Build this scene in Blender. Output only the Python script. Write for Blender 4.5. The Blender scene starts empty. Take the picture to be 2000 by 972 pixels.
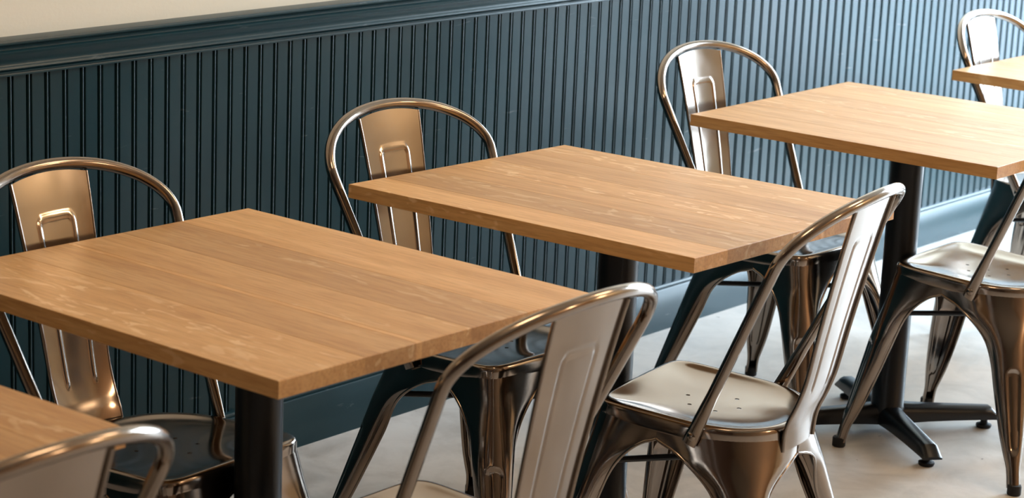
import bpy, bmesh, math, random
from mathutils import Vector, Matrix
from mathutils.geometry import delaunay_2d_cdt

sc = bpy.context.scene
col = sc.collection
rnd = random.Random(7)

# ------------------------------------------------------------------ camera
cam_data = bpy.data.cameras.new('camera')
cam = bpy.data.objects.new('camera', cam_data)
col.objects.link(cam)
sc.camera = cam
cam_data.sensor_width = 36.0
cam_data.lens = 4444.8 / 2000 * 36.0
cam_data.clip_start = 0.05
FW = Vector((0.76101496, 0.60388125, -0.23703094))
RT = Vector((0.62898543, -0.77630017, 0.0416579))
UP = Vector((0.15885073, 0.1807913, 0.97060855))
M = Matrix((RT, UP, -FW)).transposed().to_4x4()
M.translation = Vector((-2.85949, -3.39814, 1.66440))
cam.matrix_world = M
cam_data.dof.use_dof = True
cam_data.dof.focus_distance = 4.35
cam_data.dof.aperture_fstop = 7.1

# ------------------------------------------------------------------ exposure
sc.view_settings.view_transform = 'Standard'
sc.view_settings.look = 'None'
sc.view_settings.gamma = 1.0
sc.view_settings.exposure = 0.0
sc.view_settings.use_curve_mapping = False

# ------------------------------------------------------------------ sky and lights
SKY = 30.0
world = bpy.data.worlds.new('sky')
sc.world = world
world.use_nodes = True
bg = world.node_tree.nodes['Background']
bg.inputs['Color'].default_value = (0.68, 0.85, 1.0, 1)
bg.inputs['Strength'].default_value = SKY

ROOM_X0, ROOM_X1, ROOM_Y0, ROOM_H = -5.0, 4.85, -7.0, 3.1
WIN = (-2.55, -0.10, 0.12, 2.75)          # y0, y1, z0, z1 of the street window
portal_d = bpy.data.lights.new('window_portal', 'AREA')
portal_d.shape = 'RECTANGLE'
portal_d.size = WIN[3] - WIN[2]
portal_d.size_y = WIN[1] - WIN[0]
portal_d.cycles.is_portal = True
portal = bpy.data.objects.new('window_portal', portal_d)
col.objects.link(portal)
portal.location = (ROOM_X1 + 0.02, (WIN[0] + WIN[1]) / 2, (WIN[2] + WIN[3]) / 2)
portal.rotation_euler = (0, math.radians(90), 0)      # -Z points to -X


def ceiling_lamp(x, y, z, power, color=(1.0, 0.70, 0.42), r=0.28):
    d = bpy.data.lights.new('ceiling_lamp', 'POINT')
    d.energy = power
    d.color = color
    d.shadow_soft_size = r
    o = bpy.data.objects.new('ceiling_lamp', d)
    o.location = (x, y, z)
    col.objects.link(o)


for lx, ly, lw in ((-3.4, -0.8, 7), (-0.25, -1.9, 36), (1.9, -2.2, 42), (4.0, -5.0, 85), (2.4, -6.2, 75)):
    ceiling_lamp(lx, ly, 2.65, lw)


# ------------------------------------------------------------------ materials
def mat(name):
    m = bpy.data.materials.new(name)
    m.use_nodes = True
    nt = m.node_tree
    return m, nt, nt.nodes['Principled BSDF']


def node(nt, kind, **kw):
    n = nt.nodes.new(kind)
    for k, v in kw.items():
        if k.startswith('i_'):
            n.inputs[k[2:].replace('_', ' ')].default_value = v
        else:
            setattr(n, k, v)
    return n


def link(nt, a, ao, b, bi):
    nt.links.new(a.outputs[ao], b.inputs[bi])


def ramp(nt, stops):
    n = nt.nodes.new('ShaderNodeValToRGB')
    e = n.color_ramp.elements
    while len(e) < len(stops):
        e.new(0.5)
    for el, (p, c) in zip(e, stops):
        el.position = p
        el.color = c if len(c) == 4 else (*c, 1)
    return n


def coords(nt, scale, kind='Object', jitter=False):
    tc = nt.nodes.new('ShaderNodeTexCoord')
    mp = nt.nodes.new('ShaderNodeMapping')
    mp.inputs['Scale'].default_value = scale
    if jitter:
        oi = nt.nodes.new('ShaderNodeObjectInfo')
        cm = nt.nodes.new('ShaderNodeCombineXYZ')
        mu = node(nt, 'ShaderNodeMath', operation='MULTIPLY')
        mu.inputs[1].default_value = 37.0
        link(nt, oi, 'Random', mu, 0)
        for k in range(3):
            nt.links.new(mu.outputs[0], cm.inputs[k])
        ad = node(nt, 'ShaderNodeVectorMath', operation='ADD')
        nt.links.new(tc.outputs[kind], ad.inputs[0])
        nt.links.new(cm.outputs[0], ad.inputs[1])
        nt.links.new(ad.outputs[0], mp.inputs['Vector'])
    else:
        nt.links.new(tc.outputs[kind], mp.inputs['Vector'])
    return mp


def noise(nt, mp, scale, detail=3.0, rough=0.55, dist=0.0):
    n = nt.nodes.new('ShaderNodeTexNoise')
    n.inputs['Scale'].default_value = scale
    n.inputs['Detail'].default_value = detail
    n.inputs['Roughness'].default_value = rough
    n.inputs['Distortion'].default_value = dist
    nt.links.new(mp.outputs[0], n.inputs['Vector'])
    return n


def mix(nt, blend, fac, a, b):
    n = nt.nodes.new('ShaderNodeMix')
    n.data_type = 'RGBA'
    n.blend_type = blend
    n.clamp_result = False
    for sock, v in ((n.inputs[0], fac), (n.inputs[6], a), (n.inputs[7], b)):
        if isinstance(v, (int, float)):
            sock.default_value = v
        elif isinstance(v, tuple):
            sock.default_value = v if len(v) == 4 else (*v, 1)
        else:
            nt.links.new(v, sock)
    return n.outputs[2]


def bump(nt, bsdf, height, strength, dist=0.001):
    b = nt.nodes.new('ShaderNodeBump')
    b.inputs['Strength'].default_value = strength
    b.inputs['Distance'].default_value = dist
    nt.links.new(height, b.inputs['Height'])
    nt.links.new(b.outputs[0], bsdf.inputs['Normal'])


def make_oak():
    m, nt, p = mat('oak')
    mp = coords(nt, (1, 1, 1), jitter=True)
    st = node(nt, 'ShaderNodeMapping')
    st.inputs['Scale'].default_value = (1.0, 0.07, 1.0)
    nt.links.new(mp.outputs[0], st.inputs['Vector'])
    broad = noise(nt, st, 22, 4, 0.6, 0.6)
    fine = noise(nt, st, 190, 3, 0.6)
    r1 = ramp(nt, [(0.30, (0.51, 0.264, 0.093)), (0.5, (0.60, 0.333, 0.128)), (0.72, (0.67, 0.404, 0.175))])
    link(nt, broad, 'Fac', r1, 'Fac')
    r2 = ramp(nt, [(0.36, (0.86, 0.82, 0.77)), (0.52, (1.0, 1.0, 1.0)), (0.7, (1.06, 1.06, 1.06))])
    link(nt, fine, 'Fac', r2, 'Fac')
    c = mix(nt, 'MULTIPLY', 1.0, r1.outputs[0], r2.outputs[0])
    # medullary ray flecks: short pale wavy marks lying across the grain
    fm = node(nt, 'ShaderNodeMapping')
    fm.inputs['Scale'].default_value = (1.0, 0.30, 1.0)
    fm.inputs['Rotation'].default_value = (0, 0, 0.55)
    nt.links.new(mp.outputs[0], fm.inputs['Vector'])
    fl = noise(nt, fm, 42, 2, 0.5, 1.2)
    area = noise(nt, st, 9, 2, 0.5)
    r3 = ramp(nt, [(0.575, (0, 0, 0)), (0.64, (1, 1, 1))])
    link(nt, fl, 'Fac', r3, 'Fac')
    r4 = ramp(nt, [(0.47, (0, 0, 0)), (0.60, (1, 1, 1))])
    link(nt, area, 'Fac', r4, 'Fac')
    f = mix(nt, 'MULTIPLY', 1.0, r3.outputs[0], r4.outputs[0])
    f2 = node(nt, 'ShaderNodeMath', operation='MULTIPLY')
    f2.inputs[1].default_value = 0.7
    nt.links.new(f, f2.inputs[0])
    c = mix(nt, 'MIX', f2.outputs[0], c, (0.80, 0.56, 0.31))
    oi = nt.nodes.new('ShaderNodeObjectInfo')
    c = mix(nt, 'MULTIPLY', 1.0, c, oi.outputs['Color'])
    nt.links.new(c, p.inputs['Base Color'])
    p.inputs['Roughness'].default_value = 0.42
    p.inputs['Specular IOR Level'].default_value = 0.4
    bump(nt, p, fine.outputs['Fac'], 0.12, 0.0006)
    return m


def make_steel():
    m, nt, p = mat('gunmetal_steel')
    mp = coords(nt, (1, 1, 1), jitter=True)
    n1 = noise(nt, mp, 5, 2, 0.5, 0.2)
    r = ramp(nt, [(0.3, (0.25, 0.205, 0.172)), (0.6, (0.305, 0.258, 0.222)), (0.8, (0.34, 0.297, 0.262))])
    link(nt, n1, 'Fac', r, 'Fac')
    nt.links.new(r.outputs[0], p.inputs['Base Color'])
    p.inputs['Metallic'].default_value = 1.0
    n2 = noise(nt, mp, 14, 2, 0.5)
    rr = ramp(nt, [(0.3, (0.09, 0.09, 0.09)), (0.7, (0.17, 0.17, 0.17))])
    link(nt, n2, 'Fac', rr, 'Fac')
    nt.links.new(rr.outputs[0], p.inputs['Roughness'])
    n3 = noise(nt, mp, 7, 0, 0.5)
    bump(nt, p, n3.outputs['Fac'], 0.10, 0.02)
    return m


def make_plain(name, rgb, rough, spec=0.5, bumpscale=None, bumpstr=0.1, metallic=0.0):
    m, nt, p = mat(name)
    p.inputs['Base Color'].default_value = (*rgb, 1)
    p.inputs['Roughness'].default_value = rough
    p.inputs['Specular IOR Level'].default_value = spec
    p.inputs['Metallic'].default_value = metallic
    if bumpscale:
        mp = coords(nt, (1, 1, 1))
        n = noise(nt, mp, bumpscale, 3, 0.6)
        bump(nt, p, n.outputs['Fac'], bumpstr, 0.002)
    return m


def make_paint(name, rgb, rough):
    """satin teal paint with brush and orange-peel relief and a few pale scuffs"""
    m, nt, p = mat(name)
    mp = coords(nt, (1, 1, 1), kind='Object')
    geo = nt.nodes.new('ShaderNodeNewGeometry')
    n1 = nt.nodes.new('ShaderNodeTexNoise')
    n1.inputs['Scale'].default_value = 2.5
    n1.inputs['Detail'].default_value = 4
    nt.links.new(geo.outputs['Position'], n1.inputs['Vector'])
    r = ramp(nt, [(0.3, tuple(v * 0.88 for v in rgb)), (0.7, tuple(min(1, v * 1.12) for v in rgb))])
    link(nt, n1, 'Fac', r, 'Fac')
    # scuffs
    sm = node(nt, 'ShaderNodeMapping')
    sm.inputs['Scale'].default_value = (6.0, 6.0, 34.0)
    sm.inputs['Rotation'].default_value = (0, 0.25, 0)
    nt.links.new(geo.outputs['Position'], sm.inputs['Vector'])
    n2 = noise(nt, sm, 1.6, 5, 0.62, 0.5)
    r2 = ramp(nt, [(0.66, (0, 0, 0)), (0.72, (1, 1, 1))])
    link(nt, n2, 'Fac', r2, 'Fac')
    f = node(nt, 'ShaderNodeMath', operation='MULTIPLY')
    f.inputs[1].default_value = 0.28
    link(nt, r2, 'Color', f, 0)
    c = mix(nt, 'MIX', f.outputs[0], r.outputs[0], (0.16, 0.20, 0.22))
    nt.links.new(c, p.inputs['Base Color'])
    p.inputs['Roughness'].default_value = rough
    p.inputs['Specular IOR Level'].default_value = 0.27
    n3 = nt.nodes.new('ShaderNodeTexNoise')
    n3.inputs['Scale'].default_value = 320
    n3.inputs['Detail'].default_value = 2
    nt.links.new(geo.outputs['Position'], n3.inputs['Vector'])
    bump(nt, p, n3.outputs['Fac'], 0.10, 0.001)
    return m


def make_concrete():
    m, nt, p = mat('polished_concrete')
    mp = coords(nt, (1, 1, 1))
    n1 = noise(nt, mp, 1.7, 6, 0.62, 0.4)
    n2 = noise(nt, mp, 7.0, 5, 0.65, 0.8)
    n3 = noise(nt, mp, 16.0, 4, 0.6, 0.2)
    r1 = ramp(nt, [(0.3, (0.54, 0.515, 0.48)), (0.55, (0.66, 0.635, 0.60)), (0.75, (0.74, 0.715, 0.68))])
    link(nt, n1, 'Fac', r1, 'Fac')
    r2 = ramp(nt, [(0.32, (0.68, 0.66, 0.63)), (0.58, (1, 1, 1))])
    link(nt, n2, 'Fac', r2, 'Fac')
    c = mix(nt, 'MULTIPLY', 0.7, r1.outputs[0], r2.outputs[0])
    # dark flecks and smudges
    r3 = ramp(nt, [(0.285, (0.22, 0.20, 0.18)), (0.315, (1, 1, 1))])
    link(nt, n3, 'Fac', r3, 'Fac')
    c = mix(nt, 'MULTIPLY', 0.8, c, r3.outputs[0])
    nt.links.new(c, p.inputs['Base Color'])
    rr = ramp(nt, [(0.3, (0.34, 0.34, 0.34)), (0.7, (0.55, 0.55, 0.55))])
    link(nt, n2, 'Fac', rr, 'Fac')
    nt.links.new(rr.outputs[0], p.inputs['Roughness'])
    bump(nt, p, n2.outputs['Fac'], 0.05, 0.003)
    return m


OAK = make_oak()
STEEL = make_steel()
BLACK = make_plain('black_powder_coat', (0.004, 0.006, 0.009), 0.33, 0.4, 400, 0.1)
RUBBER = make_plain('black_rubber', (0.012, 0.012, 0.013), 0.6, 0.3)
TEAL = make_paint('teal_paint', (0.0072, 0.032, 0.043), 0.27)
CREAM = make_plain('cream_plaster', (0.74, 0.71, 0.60), 0.7, 0.3, 120, 0.12)
CEILING = make_plain('ceiling_plaster', (0.42, 0.38, 0.32), 0.8, 0.2, 90, 0.1)
FARWALL = make_plain('tan_plaster', (0.36, 0.245, 0.155), 0.75, 0.3, 90, 0.1)
DARKWALL = make_plain('brown_plaster', (0.10, 0.06, 0.04), 0.7, 0.3, 90, 0.1)
CONCRETE = make_concrete()
PAVEMENT = make_plain('pavement', (0.35, 0.35, 0.36), 0.8, 0.3, 30, 0.2)
FRAME = make_plain('window_frame_paint', (0.03, 0.04, 0.05), 0.5)


# ------------------------------------------------------------------ mesh helpers
class MB:
    def __init__(self):
        self.v, self.f = [], []

    def add(self, verts, faces):
        o = len(self.v)
        self.v += [tuple(v) for v in verts]
        self.f += [tuple(i + o for i in f) for f in faces]

    def box(self, x0, x1, y0, y1, z0, z1):
        v = [(x, y, z) for z in (z0, z1) for y in (y0, y1) for x in (x0, x1)]
        self.add(v, [(0, 2, 3, 1), (4, 5, 7, 6), (0, 1, 5, 4), (2, 6, 7, 3), (0, 4, 6, 2), (1, 3, 7, 5)])

    def grid(self, rows, closed=False):
        n = len(rows[0])
        v = [p for r in rows for p in r]
        f = []
        for i in range(len(rows) - 1):
            for j in range(n if closed else n - 1):
                k = (j + 1) % n
                f.append((i * n + j, i * n + k, (i + 1) * n + k, (i + 1) * n + j))
        self.add(v, f)

    def sweep(self, path, rad, seg=12, caps=True, up=Vector((0, 0, 1))):
        """rad: number, or list of (a, b) per point (a along the side vector, b along the other)"""
        path = [Vector(p) for p in path]
        n = len(path)
        rows = []
        side = None
        for i, p in enumerate(path):
            t = (path[min(i + 1, n - 1)] - path[max(i - 1, 0)]).normalized()
            if side is None:
                side = t.cross(up)
                if side.length < 1e-4:
                    side = t.cross(Vector((0, 1, 0)))
                side.normalize()
            else:
                side = (side - t * side.dot(t)).normalized()
            w = t.cross(side)
            a, b = (rad, rad) if isinstance(rad, (int, float)) else rad[i]
            rows.append([p + side * (a * math.cos(2 * math.pi * k / seg)) + w * (b * math.sin(2 * math.pi * k / seg)) for k in range(seg)])
        self.grid(rows, closed=True)
        if caps:
            self.add(rows[0], [tuple(range(seg))[::-1]])
            self.add(rows[-1], [tuple(range(seg))])

    def lathe(self, prof, seg=20, center=(0, 0, 0)):
        cx, cy, cz = center
        rows = [[(cx + r * math.cos(2 * math.pi * k / seg), cy + r * math.sin(2 * math.pi * k / seg), cz + z) for k in range(seg)] for r, z in prof]
        self.grid(rows, closed=True)
        self.add(rows[0], [tuple(range(seg))[::-1]])
        self.add(rows[-1], [tuple(range(seg))])

    def mesh(self, name, material, smooth=True, angle=35, weld=True):
        me = bpy.data.meshes.new(name)
        me.from_pydata(self.v, [], self.f)
        bm = bmesh.new()
        bm.from_mesh(me)
        if weld:
            bmesh.ops.remove_doubles(bm, verts=bm.verts, dist=1e-5)
        bmesh.ops.recalc_face_normals(bm, faces=bm.faces)
        for e in bm.edges:
            if len(e.link_faces) == 2 and e.calc_face_angle(0) > math.radians(angle):
                e.smooth = False
        for f in bm.faces:
            f.smooth = smooth
        bm.to_mesh(me)
        bm.free()
        me.materials.append(material)
        return me


def obj(name, me, parent=None, loc=(0, 0, 0), rot=(0, 0, 0)):
    o = bpy.data.objects.new(name, me)
    col.objects.link(o)
    o.location = loc
    o.rotation_euler = rot
    if parent is not None:
        o.parent = parent
    return o


def structure(o):
    o['kind'] = 'structure'
    return o


def thing(name, label, category, loc, rz=0.0, group=None):
    o = bpy.data.objects.new(name, None)
    o.empty_display_size = 0.1
    col.objects.link(o)
    o.location = loc
    o.rotation_euler = (0, 0, rz)
    o['label'] = label
    o['category'] = category
    if group:
        o['group'] = group
    return o


def solidify(me, thickness, offset):
    """bake a thickness into a sheet mesh"""
    t = bpy.data.objects.new('tmp', me)
    col.objects.link(t)
    md = t.modifiers.new('s', 'SOLIDIFY')
    md.thickness = thickness
    md.offset = offset
    dg = bpy.context.evaluated_depsgraph_get()
    out = bpy.data.meshes.new_from_object(t.evaluated_get(dg))
    bpy.data.objects.remove(t)
    bm = bmesh.new()
    bm.from_mesh(out)
    for e in bm.edges:
        if len(e.link_faces) == 2 and e.calc_face_angle(0) > math.radians(50):
            e.smooth = False
    bm.to_mesh(out)
    bm.free()
    return out


def sstep(a, b, x):
    t = max(0.0, min(1.0, (x - a) / (b - a)))
    return t * t * (3 - 2 * t)


def interp(tab, x):
    """smooth interpolation in a table sorted by the first column"""
    n = len(tab)
    if x <= tab[0][0]:
        return tab[0][1]
    if x >= tab[-1][0]:
        return tab[-1][1]
    for i in range(n - 1):
        if x <= tab[i + 1][0]:
            x0, y0 = tab[i]
            x1, y1 = tab[i + 1]
            h = x1 - x0
            m0 = (y1 - tab[i - 1][1]) / (x1 - tab[i - 1][0]) if i > 0 else (y1 - y0) / h
            m1 = (tab[i + 2][1] - y0) / (tab[i + 2][0] - x0) if i + 2 < n else (y1 - y0) / h
            t = (x - x0) / h
            return ((2 * t ** 3 - 3 * t * t + 1) * y0 + (t ** 3 - 2 * t * t + t) * h * m0
                    + (-2 * t ** 3 + 3 * t * t) * y1 + (t ** 3 - t * t) * h * m1)


# ------------------------------------------------------------------ the room
def slab(name, x0, x1, y0, y1, z0, z1, material):
    b = MB()
    b.box(x0, x1, y0, y1, z0, z1)
    return structure(obj(name, b.mesh(name, material, smooth=False)))


slab('floor', ROOM_X0, ROOM_X1, ROOM_Y0, 0.14, -0.10, 0.0, CONCRETE)
slab('ceiling', ROOM_X0, ROOM_X1, ROOM_Y0, 0.14, ROOM_H, ROOM_H + 0.1, CEILING)
wall_back = slab('wall_back', ROOM_X0, ROOM_X1, 0.014, 0.14, 0.0, ROOM_H, CREAM)
slab('wall_left', ROOM_X0 - 0.12, ROOM_X0, ROOM_Y0, 0.14, 0.0, ROOM_H, DARKWALL)
slab('wall_front', ROOM_X0 - 0.12, ROOM_X1 + 0.12, ROOM_Y0 - 0.12, ROOM_Y0, 0.0, ROOM_H, FARWALL)

wb = MB()
wy0, wy1, wz0, wz1 = WIN
wb.box(ROOM_X1, ROOM_X1 + 0.12, ROOM_Y0, wy0, 0, ROOM_H)
wb.box(ROOM_X1, ROOM_X1 + 0.12, wy1, 0.14, 0, ROOM_H)
wb.box(ROOM_X1, ROOM_X1 + 0.12, wy0, wy1, 0, wz0)
wb.box(ROOM_X1, ROOM_X1 + 0.12, wy0, wy1, wz1, ROOM_H)
structure(obj('wall_right', wb.mesh('wall_right', CREAM, smooth=False, weld=False)))
fb = MB()
for k in range(5):
    y = wy0 + (wy1 - wy0) * k / 4
    fb.box(ROOM_X1 + 0.03, ROOM_X1 + 0.09, y - 0.03, y + 0.03, wz0, wz1)
for z in (wz0 + 0.03, 2.15, wz1 - 0.03):
    fb.box(ROOM_X1 + 0.03, ROOM_X1 + 0.09, wy0, wy1, z - 0.03, z + 0.03)
structure(obj('window_1', fb.mesh('window_1', FRAME, smooth=False, weld=False)))
slab('pavement_outside', ROOM_X1 + 0.12, ROOM_X1 + 30, -25, 25, -0.16, -0.06, PAVEMENT)

# beadboard wainscot: each board carries one bead between two quirks
S, B0 = 0.04437, -0.126
ZR0 = 0.922                                    # lower edge of the chair rail
prof = [(-.0064, .0046), (-.0030, .0046), (-.0026, .0010), (-.0014, -.0003), (0, -.0007), (.0014, -.0003), (.0026, .0010),
        (.0030, .0046), (.0062, .0046), (.0066, .0012), (.0078, .0), (S - .0078, .0), (S - .0068, .0012), (S - .0064, .0046)]
bb = MB()
bb.grid([[(x, y, 0.06) for x, y in prof], [(x, y, ZR0 + 0.01) for x, y in prof]])
bb.add([(prof[0][0], .0136, .06), (prof[-1][0], .0136, .06), (prof[-1][0], .0136, ZR0 + .01), (prof[0][0], .0136, ZR0 + .01)], [(0, 1, 2, 3)])
board_mesh = bb.mesh('bead_board', TEAL, angle=28)
for i in range(-38, 111):
    obj('bead_board', board_mesh, wall_back, (B0 + i * S, 0, 0))


def moulding(name, profile, material, x0, x1):
    b = MB()
    rows = [[(x, y, z) for y, z in profile] for x in (x0, x1)]
    b.grid(rows)
    return structure(obj(name, b.mesh(name, material, angle=40)))


# chair rail profile (y outwards is negative), from the wall at the top down
ZT = 0.9945
rail = [(.014, ZT), (-.026, ZT), (-.0295, ZT - .001), (-.031, ZT - .004), (-.0305, ZT - .0075), (-.0275, ZT - .0095),
        (-.0235, ZT - .011), (-.0205, ZT - .0135), (-.0190, ZT - .0170), (-.0195, ZT - .0195), (-.0225, ZT - .0208), (-.0245, ZT - .0235),
        (-.0240, ZT - .0270), (-.0215, ZT - .0310), (-.0180, ZT - .0350), (-.0150, ZT - .0395), (-.0132, ZT - .0445), (-.0130, ZT - .0490),
        (-.0145, ZT - .0520), (-.0168, ZT - .0545), (-.0172, ZT - .0570), (-.0155, ZT - .0592), (-.0115, ZT - .0602), (-.0100, ZT - .0612),
        (-.0120, ZT - .0625), (-.0120, ZT - .0648), (-.0095, ZT - .0660), (-.0095, ZT - .0672), (-.0105, ZT - .0690), (-.0100, ZT - .0720), (-.002, ZT - .0728), (.006, ZT - .0728)]
moulding('trim_1', rail, TEAL, -2.2, ROOM_X1)
ZB = 0.1265
base = [(.006, ZB), (-.008, ZB), (-.012, ZB - .0012), (-.0145, ZB - .0045), (-.0145, ZB - .008), (-.013, ZB - .0100),
        (-.0165, ZB - .0115), (-.018, ZB - .0135), (-.018, .0)]
moulding('baseboard_back', base, TEAL, -2.2, ROOM_X1)

# ------------------------------------------------------------------ tables
TH, TZ = 0.0265, 0.75


def plank_mesh(w, d):
    b = MB()
    c = 0.0009
    rows = []
    for z, i in ((0, c), (c, 0), (TH - c, 0), (TH, c)):
        rows.append([(-w / 2 + (c * .5 if i else .0), -d / 2 + i, z), (w / 2 - (c * .5 if i else .0), -d / 2 + i, z),
                     (w / 2 - (c * .5 if i else .0), d / 2 - i, z), (-w / 2 + (c * .5 if i else .0), d / 2 - i, z)])
    b.grid(rows, closed=True)
    b.add(rows[0], [(3, 2, 1, 0)])
    b.add(rows[-1], [(0, 1, 2, 3)])
    return b.mesh('plank', OAK, smooth=False)


cb = MB()
cb.lathe([(.041, .045), (.041, .062), (.0385, .066), (.0385, TZ - TH - .006)], 28)
column_mesh = cb.mesh('column', BLACK)
mb = MB()
mb.box(-.15, .15, -.025, .025, TZ - TH - .006, TZ - TH)
mb.box(-.025, .025, -.15, .15, TZ - TH - .0061, TZ - TH - .0002)
plate_mesh = mb.mesh('mounting_plate', BLACK, smooth=False, weld=False)


def base_leg_mesh():
    """one arm of the cross base, pointing to +X: rounded ridge, lowering and cut obliquely at the tip"""
    b = MB()
    rows = []
    for x, w, zt, zb in ((0.0, .030, .070, .024), (.03, .0295, .069, .024), (.06, .027, .066, .025), (.10, .0255, .063, .026),
                         (.17, .024, .059, .026), (.24, .023, .055, .025), (.262, .0228, .0535, .0245), (.286, .0225, .030, .0235)):
        sec = [(-1, 0), (-1, .55), (-.82, .84), (-.45, 1), (.45, 1), (.82, .84), (1, .55), (1, 0)]
        rows.append([(x, w * a, zb + (zt - zb) * h) for a, h in sec])
    b.grid(rows, closed=True)
    b.add(rows[0], [tuple(range(8))])
    b.add(rows[-1], [tuple(range(8))])
    return b.mesh('base_foot', BLACK, angle=38)


foot_mesh = base_leg_mesh()
gb = MB()
gb.lathe([(.017, 0), (.0185, .003), (.0185, .008), (.009, .011), (.007, .027)], 16)
glide_mesh = gb.mesh('glide', RUBBER)


def table(label, cx, cy, rz, W, D, cuts, tones, base_rot, col_off=(0, 0), lean=(0, 0)):
    t = thing('dining_table', label, 'table', (cx, cy, 0), rz, 'oak dining tables along the wall')
    edges = [0] + list(cuts) + [1]
    for a, b_, tone in zip(edges[:-1], edges[1:], tones):
        w = (b_ - a) * W
        p = obj('plank', plank_mesh(w, D), t, ((a + b_) / 2 * W - W / 2, 0, TZ - TH))
        p.color = (tone[0], tone[1], tone[2], 1)
    t.rotation_euler = (*lean, rz)
    ox, oy = col_off
    obj('column', column_mesh, t, (ox, oy, 0))
    obj('mounting_plate', plate_mesh, t, (ox, oy, 0))
    for k in range(4):
        a = base_rot + k * math.pi / 2
        f = obj('base_foot', foot_mesh, t, (ox, oy, 0), (0, 0, a))
        obj('glide', glide_mesh, f, (.252, 0, 0))
    return t


def tones(*vals):
    return [(v, v * (0.985 if v < 1 else 1.0), v * (0.97 if v < 1 else 1.0)) for v in vals]


BR = -0.682
table('oak table in the bottom left corner, mostly cut off, nearest to the viewer', -1.372, -0.945, 0, .690, .785, (.16, .34, .5, .68, .84), tones(1, .9, 1.02, .95, .88, .96), BR)
table('large oak table at centre left whose near corner stands over a black column', -.3961, -.9441, -.0171, .6902, .7851,
      (.245, .40, .418, .575, .765), tones(1.05, .92, 1.12, .97, .85, 1.10), math.radians(20))
table('middle oak table with a pale stave along its left edge', .5622, -.9434, -.0073, .6618, .7972, (.15, .33, .46, .62, .80), tones(1.16, .83, 1.0, 1.08, .95, 1.06), BR + .05, lean=(-.0087, .0110))
table('oak table right of centre with its black cross base in full view', 1.7521, -.9064, .0109, .7082, .7688, (.17, .33, .52, .69, .85), tones(1.02, 1.0, 1.05, .98, 1.06, 1.0), BR, (0, .012))
table('oak table at the top right edge, farthest away, only its left corner showing', 2.846, -.99, 0, .69, .785, (.18, .36, .5, .68, .83), tones(1.0, .97, 1.05, .98, 1.03, 1.0), BR + .2)

# ------------------------------------------------------------------ chairs
AX, BF, BRR, NF, NR = .1620, .1600, .1690, 9.0, 2.5
TILT = .044


def outline(th, grow=0.0):
    c, s = math.cos(th), math.sin(th)
    n, b = (NF, BF) if s >= 0 else (NR, BRR)
    r = (abs(c / AX) ** n + abs(s / b) ** n) ** (-1.0 / n) + grow
    return Vector((r * c, r * s))


SEAT_DISH = [(0, .4350), (.3, .4352), (.5, .4358), (.65, .4372), (.76, .4390), (.85, .4415), (.905, .4436), (.945, .4450), (.97, .4454), (1.0, .4440)]


def tilt(y):
    return TILT * (y - .160)


def seat_mesh():
    NS = 120

    def ang(k):
        t = 2 * math.pi * k / NS
        # more samples around the two square front corners
        return t - .11 * math.sin(4 * t + math.pi) * (1 if math.sin(t) > 0 else 0)

    b = MB()
    # inner patch with the seven perforations
    verts, faces = [], []
    ring = [outline(ang(k)) * .55 for k in range(NS)]
    verts += ring
    faces.append(list(range(NS)))
    holes = [(0, 0)] + [(.052 * math.cos(math.radians(a)), .052 * math.sin(math.radians(a))) for a in range(30, 390, 60)]
    for hx, hy in holes:
        o = len(verts)
        pts = [Vector((hx + .0042 * math.cos(2 * math.pi * k / 10), hy + .0042 * math.sin(2 * math.pi * k / 10))) for k in range(10)]
        verts += pts
        faces.append(list(range(o, o + 10))[::-1])
    for r_ in (.18, .36, .46):
        for k in range(36):
            p = outline(2 * math.pi * (k + .5) / 36) * r_
            if all((p - Vector(h)).length > .009 for h in holes):
                verts.append(p)
    v2, _, f2, _, _, _ = delaunay_2d_cdt(verts, [], faces, 2, 1e-6)

    def zat(p):
        th = math.atan2(p.y, p.x)
        return interp(SEAT_DISH, p.length / outline(th).length)
    b.add([(p.x, p.y, zat(p) + tilt(p.y)) for p in v2], f2)
    rows = []
    for s_ in (.55, .6, .65, .7, .75, .8, .84, .88, .91, .94, .965, .985):
        z = interp(SEAT_DISH, s_)
        ring = [outline(ang(k)) * s_ for k in range(NS)]
        rows.append([(p.x, p.y, z + tilt(p.y)) for p in ring])
    for g, z in ((-.0005, .4444), (.0018, .4422), (.0034, .4385), (.0040, .4330), (.0042, .4260), (.0046, .4170), (.0040, .4145)):
        ring = [outline(ang(k), g) for k in range(NS)]
        rows.append([(p.x, p.y, z + tilt(p.y)) for p in ring])
    b.grid(rows, closed=True)
    me = b.mesh('seat', STEEL, angle=60)
    return solidify(me, .0016, -1)


FRONT_FOOT, REAR_FOOT = (.2226, .2406), (.2396, -.2285)
ZTOP = .428


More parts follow.
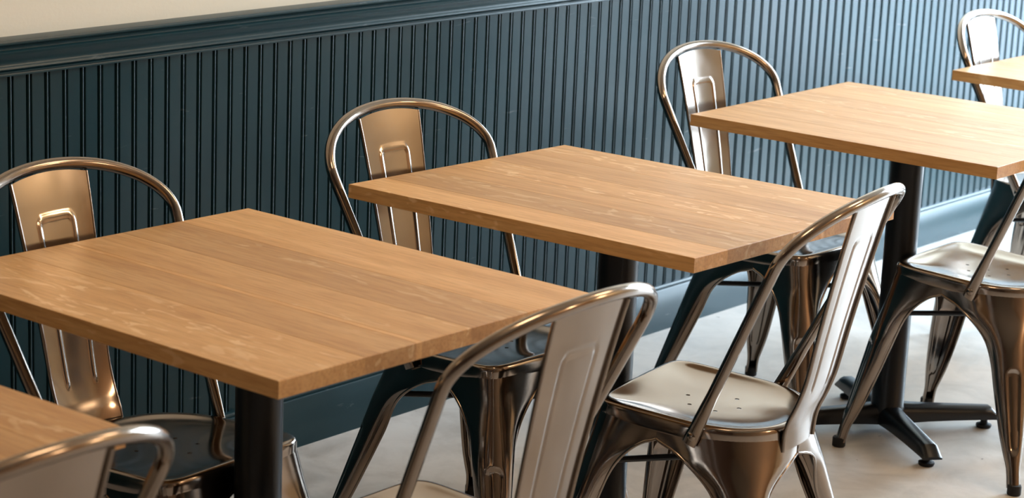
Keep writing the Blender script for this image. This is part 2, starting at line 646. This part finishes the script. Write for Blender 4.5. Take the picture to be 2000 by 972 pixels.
def leg_mesh(front, sx):
    """one pressed sheet leg: its quarter of the apron, the arch edges and the tapering C section"""
    if front:
        thc, th0, th1 = math.radians(44.6), math.radians(10), math.radians(90)
        foot, dirang = Vector(FRONT_FOOT), math.radians(47)
        za0, za1 = .396, .396           # arch heights: side, front
    else:
        thc, th0, th1 = math.radians(-44), math.radians(10), math.radians(-90)
        foot, dirang = Vector(REAR_FOOT), math.radians(-42)
        za0, za1 = .396, .376
    corner = outline(thc, .002)
    if front:
        corner = Vector((AX + .002, BF + .002)) * .955
    NC, rows, edgeL, edgeR = 36, [], [], []
    zs = [ZTOP, .42, .412, .405, .400, .397]
    zs += [.3965 - .0016 * k - .00012 * k * k for k in range(1, 25)]
    z = zs[-1]
    while z > .03:
        z -= .0055
        zs.append(z)
    zs = [q for q in zs if q > .012] + [.012]
    wide = [(.0, .0128), (.050, .0130), (.075, .0175), (.12, .0255), (.20, .0345), (.26, .0395), (.33, .046), (.43, .060)]
    deep = [(.0, .0128), (.050, .0130), (.075, .0165), (.12, .0215), (.20, .0265), (.26, .0300), (.33, .036), (.43, .050)]
    outward = Vector((math.cos(dirang), math.sin(dirang)))
    tang = Vector((-outward.y, outward.x))
    for z in zs:
        s = (ZTOP - z) / ZTOP
        shift = (foot - corner) * s
        T, R = interp(wide, z), interp(deep, z)
        b_ = 1 - sstep(.245, .385, z)
        row = []
        for j in range(NC + 1):
            tau = -1 + 2 * j / NC
            za, te = (za0, th0) if tau < 0 else (za1, th1)
            H = .15 if te == th0 else (.14 if front else .12)
            wmin = .34
            if z >= za:
                fr = 1.0
            else:
                t = min(1.0, (za - z) / H)
                fr = wmin + (1 - wmin) * (1 - math.sqrt(max(0, 1 - (1 - t) ** 2)))
            at = abs(tau)
            th = thc + (te - thc) * at * fr
            A = outline(th, .002) + shift * (1 - (at * fr) ** 2)
            sgn = 1 if (te - thc) > 0 else -1
            phi = sgn * at * math.radians(112)
            cen = corner + shift - outward * R
            Bp = cen + outward * (math.cos(phi) * R) + tang * (math.sin(phi) * T)
            P = A.lerp(Bp, b_)
            # capsule shaped recess pressed into the outer face
            hw = T * .46
            xt = T * abs(math.sin(phi)) if at < .8 else T
            zt_, zb_ = .262 - T * .46, .098
            dd = xt / hw if zb_ <= z <= zt_ else math.hypot(xt, (z - zt_) if z > zt_ else (zb_ - z) * .7) / hw
            depth = .0042 * min(1.0, T / .024) * (1 - sstep(.72, 1.02, dd))
            P = P - outward * depth
            row.append((P.x * sx, P.y, z + (tilt(P.y) * sstep(.30, .40, z))))
        rows.append(row)
        edgeL.append(row[0])
        edgeR.append(row[-1])
    b = MB()
    b.grid(rows)
    me = b.mesh('leg', STEEL, angle=70)
    me = solidify(me, .0018, 0)
    # rolled rims along both free edges
    b2 = MB()
    for e in (edgeL, edgeR):
        pts = [p for p in e if p[2] < .3985]
        pts = pts[::2] + [pts[-1]]
        b2.sweep(pts, .0032, 6)
    m2 = b2.mesh('rim', STEEL, angle=80)
    bm = bmesh.new()
    bm.from_mesh(me)
    bm.from_mesh(m2)
    for f in bm.faces:
        f.smooth = True
        f.material_index = 0
    bm.to_mesh(me)
    bm.free()
    return me


def tube_path():
    wb_, yb, zb, wm, ym, zm, yt, zt = .1780, -.0480, .4190, .2275, -.2030, .7535, -.2920, .8595
    P = []
    d = Vector((-(wm - wb_), ym - yb, zm - zb)).normalized()
    p0 = Vector((-wb_, yb, zb))
    P.append(p0 - d * .018)
    P.append(p0 - d * .006)
    P.append(p0 + d * .010)
    q0 = Vector((-wm, ym, zm))
    for k in range(1, 10):
        P.append((p0 + d * .026).lerp(q0, k / 10))
    k_ = .62 * (zt - zm)
    q3 = Vector((0, yt, zt))
    q1, q2 = q0 + d * k_ * 1.05, q3 + Vector((-.6 * wm, 0, 0))
    for i in range(22):
        t = i / 21
        P.append(q0 * (1 - t) ** 3 + q1 * (3 * (1 - t) ** 2 * t) + q2 * (3 * (1 - t) * t * t) + q3 * t ** 3)
    return P + [Vector((-p.x, p.y, p.z)) for p in P[::-1][1:]]


def tube_mesh():
    P = tube_path()
    n = len(P)
    rad = []
    for i in range(n):
        k = min(i, n - 1 - i)
        a = {0: (.0045, .0135), 1: (.0048, .0140), 2: (.0060, .0132), 3: (.0085, .0118)}.get(k, (.0104, .0104))
        rad.append(a)
    b = MB()
    b.sweep(P, rad, 14, up=Vector((0, 1, .3)))
    return b.mesh('back_tube', STEEL, angle=70)


SPL_Y = [(.385, -.1755), (.405, -.1765), (.425, -.1790), (.445, -.1850), (.47, -.1950), (.51, -.2065), (.60, -.2250), (.70, -.2470), (.80, -.2710), (.852, -.2850)]
SPL_W = [(.385, .064), (.415, .0655), (.445, .0665), (.49, .0672), (.55, .0680), (.70, .0765), (.842, .0850), (.855, .0855)]


def splat_mesh():
    NU, NV = 56, 90
    rows = []
    for iv in range(NV + 1):
        v = iv / NV
        row = []
        for iu in range(NU + 1):
            u = -1 + 2 * iu / NU
            ztop = .8500 - .0095 * u * u
            z = .385 + (ztop - .385) * v
            w = interp(SPL_W, z)
            x = u * w
            y = interp(SPL_Y, z)
            # front surface slightly dished across
            hug = 1 - sstep(.43, .53, z)
            y += .0035 * u * u * (1 - hug) + hug * BRR * (1 - (1 - abs(x / AX) ** NR) ** (1 / NR))
            # pressed inverted U: distance to its centre line
            hw = .0385 - (.775 - z) * .028
            zt_, zb_, rc = .776, .500, .012
            ax = abs(x)
            if z > zt_ - rc:
                if ax > hw - rc:
                    dist = abs(math.hypot(ax - (hw - rc), z - (zt_ - rc)) - rc)
                else:
                    dist = abs(z - zt_)
            elif z > zb_:
                dist = abs(ax - hw)
            else:
                dist = math.hypot(ax - hw, z - zb_)
            ridge = max(0.0, 1 - (dist / .0038) ** 2) ** 1.0
            y += .0022 * ridge
            row.append((x, y, z))
        rows.append(row)
    b = MB()
    b.grid(rows)
    me = solidify(b.mesh('backrest_panel', STEEL, angle=70), .0016, 0)
    b2 = MB()
    for c in (0, -1):
        b2.sweep([Vector(r[c]) + Vector((0, -.0022, 0)) for r in rows[::3]] + [Vector(rows[-1][c]) + Vector((0, -.0022, 0))], [(.0030, .0042)] * (len(rows[::3]) + 1), 8, up=Vector((0, 1, 0)))
    m2 = b2.mesh('hem', STEEL, angle=80)
    bm = bmesh.new()
    bm.from_mesh(me)
    bm.from_mesh(m2)
    for f in bm.faces:
        f.smooth = True
        f.material_index = 0
    bm.to_mesh(me)
    bm.free()
    return me


SEAT = seat_mesh()
LEGS = {(f, s): leg_mesh(f, s) for f in (True, False) for s in (1, -1)}
TUBE = tube_mesh()
SPLAT = splat_mesh()
ZBR = .324
rb = MB()
rb.sweep([(-.158, .160, ZBR), (0, .010, ZBR - .001), (.150, -.145, ZBR)], .0060, 10)
BRACE1 = rb.mesh('cross_brace', BLACK)
rb = MB()
rb.sweep([(.158, .160, ZBR - .012), (0, .010, ZBR - .0125), (-.150, -.145, ZBR - .012)], .0060, 10)
BRACE2 = rb.mesh('cross_brace', BLACK)
cpb = MB()
cpb.lathe([(.0135, 0), (.0155, .002), (.0155, .020), (.0140, .023)], 16)
CAP = cpb.mesh('foot_cap', RUBBER)
rv = MB()
rv.lathe([(.0085, 0), (.0085, .002), (.006, .0045), (.002, .0055)], 14)
RIVET = rv.mesh('rivet', STEEL)


def foot_center(front):
    foot, ang = (Vector(FRONT_FOOT), 47) if front else (Vector(REAR_FOOT), -42)
    return foot - Vector((math.cos(math.radians(ang)), math.sin(math.radians(ang)))) * .0128


def chair(label, x, y, rz):
    c = thing('metal_chair', label, 'chair', (x, y, 0), rz, 'gunmetal cafe chairs with arched tube backs')
    obj('seat', SEAT, c)
    for (front, s), me in LEGS.items():
        l = obj('leg', me, c)
        f = foot_center(front)
        obj('foot_cap', CAP, l, (f.x * s, f.y, 0))
    t = obj('back_tube', TUBE, c)
    for s in (1, -1):
        obj('rivet', RIVET, t, (s * .1815, -.0480, .4190), (0, s * math.radians(90), 0))
    obj('backrest_panel', SPLAT, c)
    obj('cross_brace', BRACE1, c)
    obj('cross_brace', BRACE2, c)
    return c


chair('metal chair between the wall and the centre left table, backrest cut by the left edge', -.402, -.737, 3.190)
chair('metal chair between the wall and the middle table with the pale left stave', .468, -.704, 3.115)
chair('metal chair between the wall and the table with the visible cross base', 1.662, -.632, 3.115)
chair('metal chair against the blue wall in the upper right corner, farthest away', 2.850, -.773, 3.192)
chair('blurred metal chair in the bottom left corner, only its back showing', -1.355, -1.304, .022)
chair('metal chair on the near side of the centre left table, backrest seen from behind', -.404, -1.314, .007)
chair('metal chair on the near side of the middle table, whole glossy seat in view', .480, -1.231, .135)
chair('metal chair at the right edge with its seat in front of the black column', 1.784, -1.106, .017)
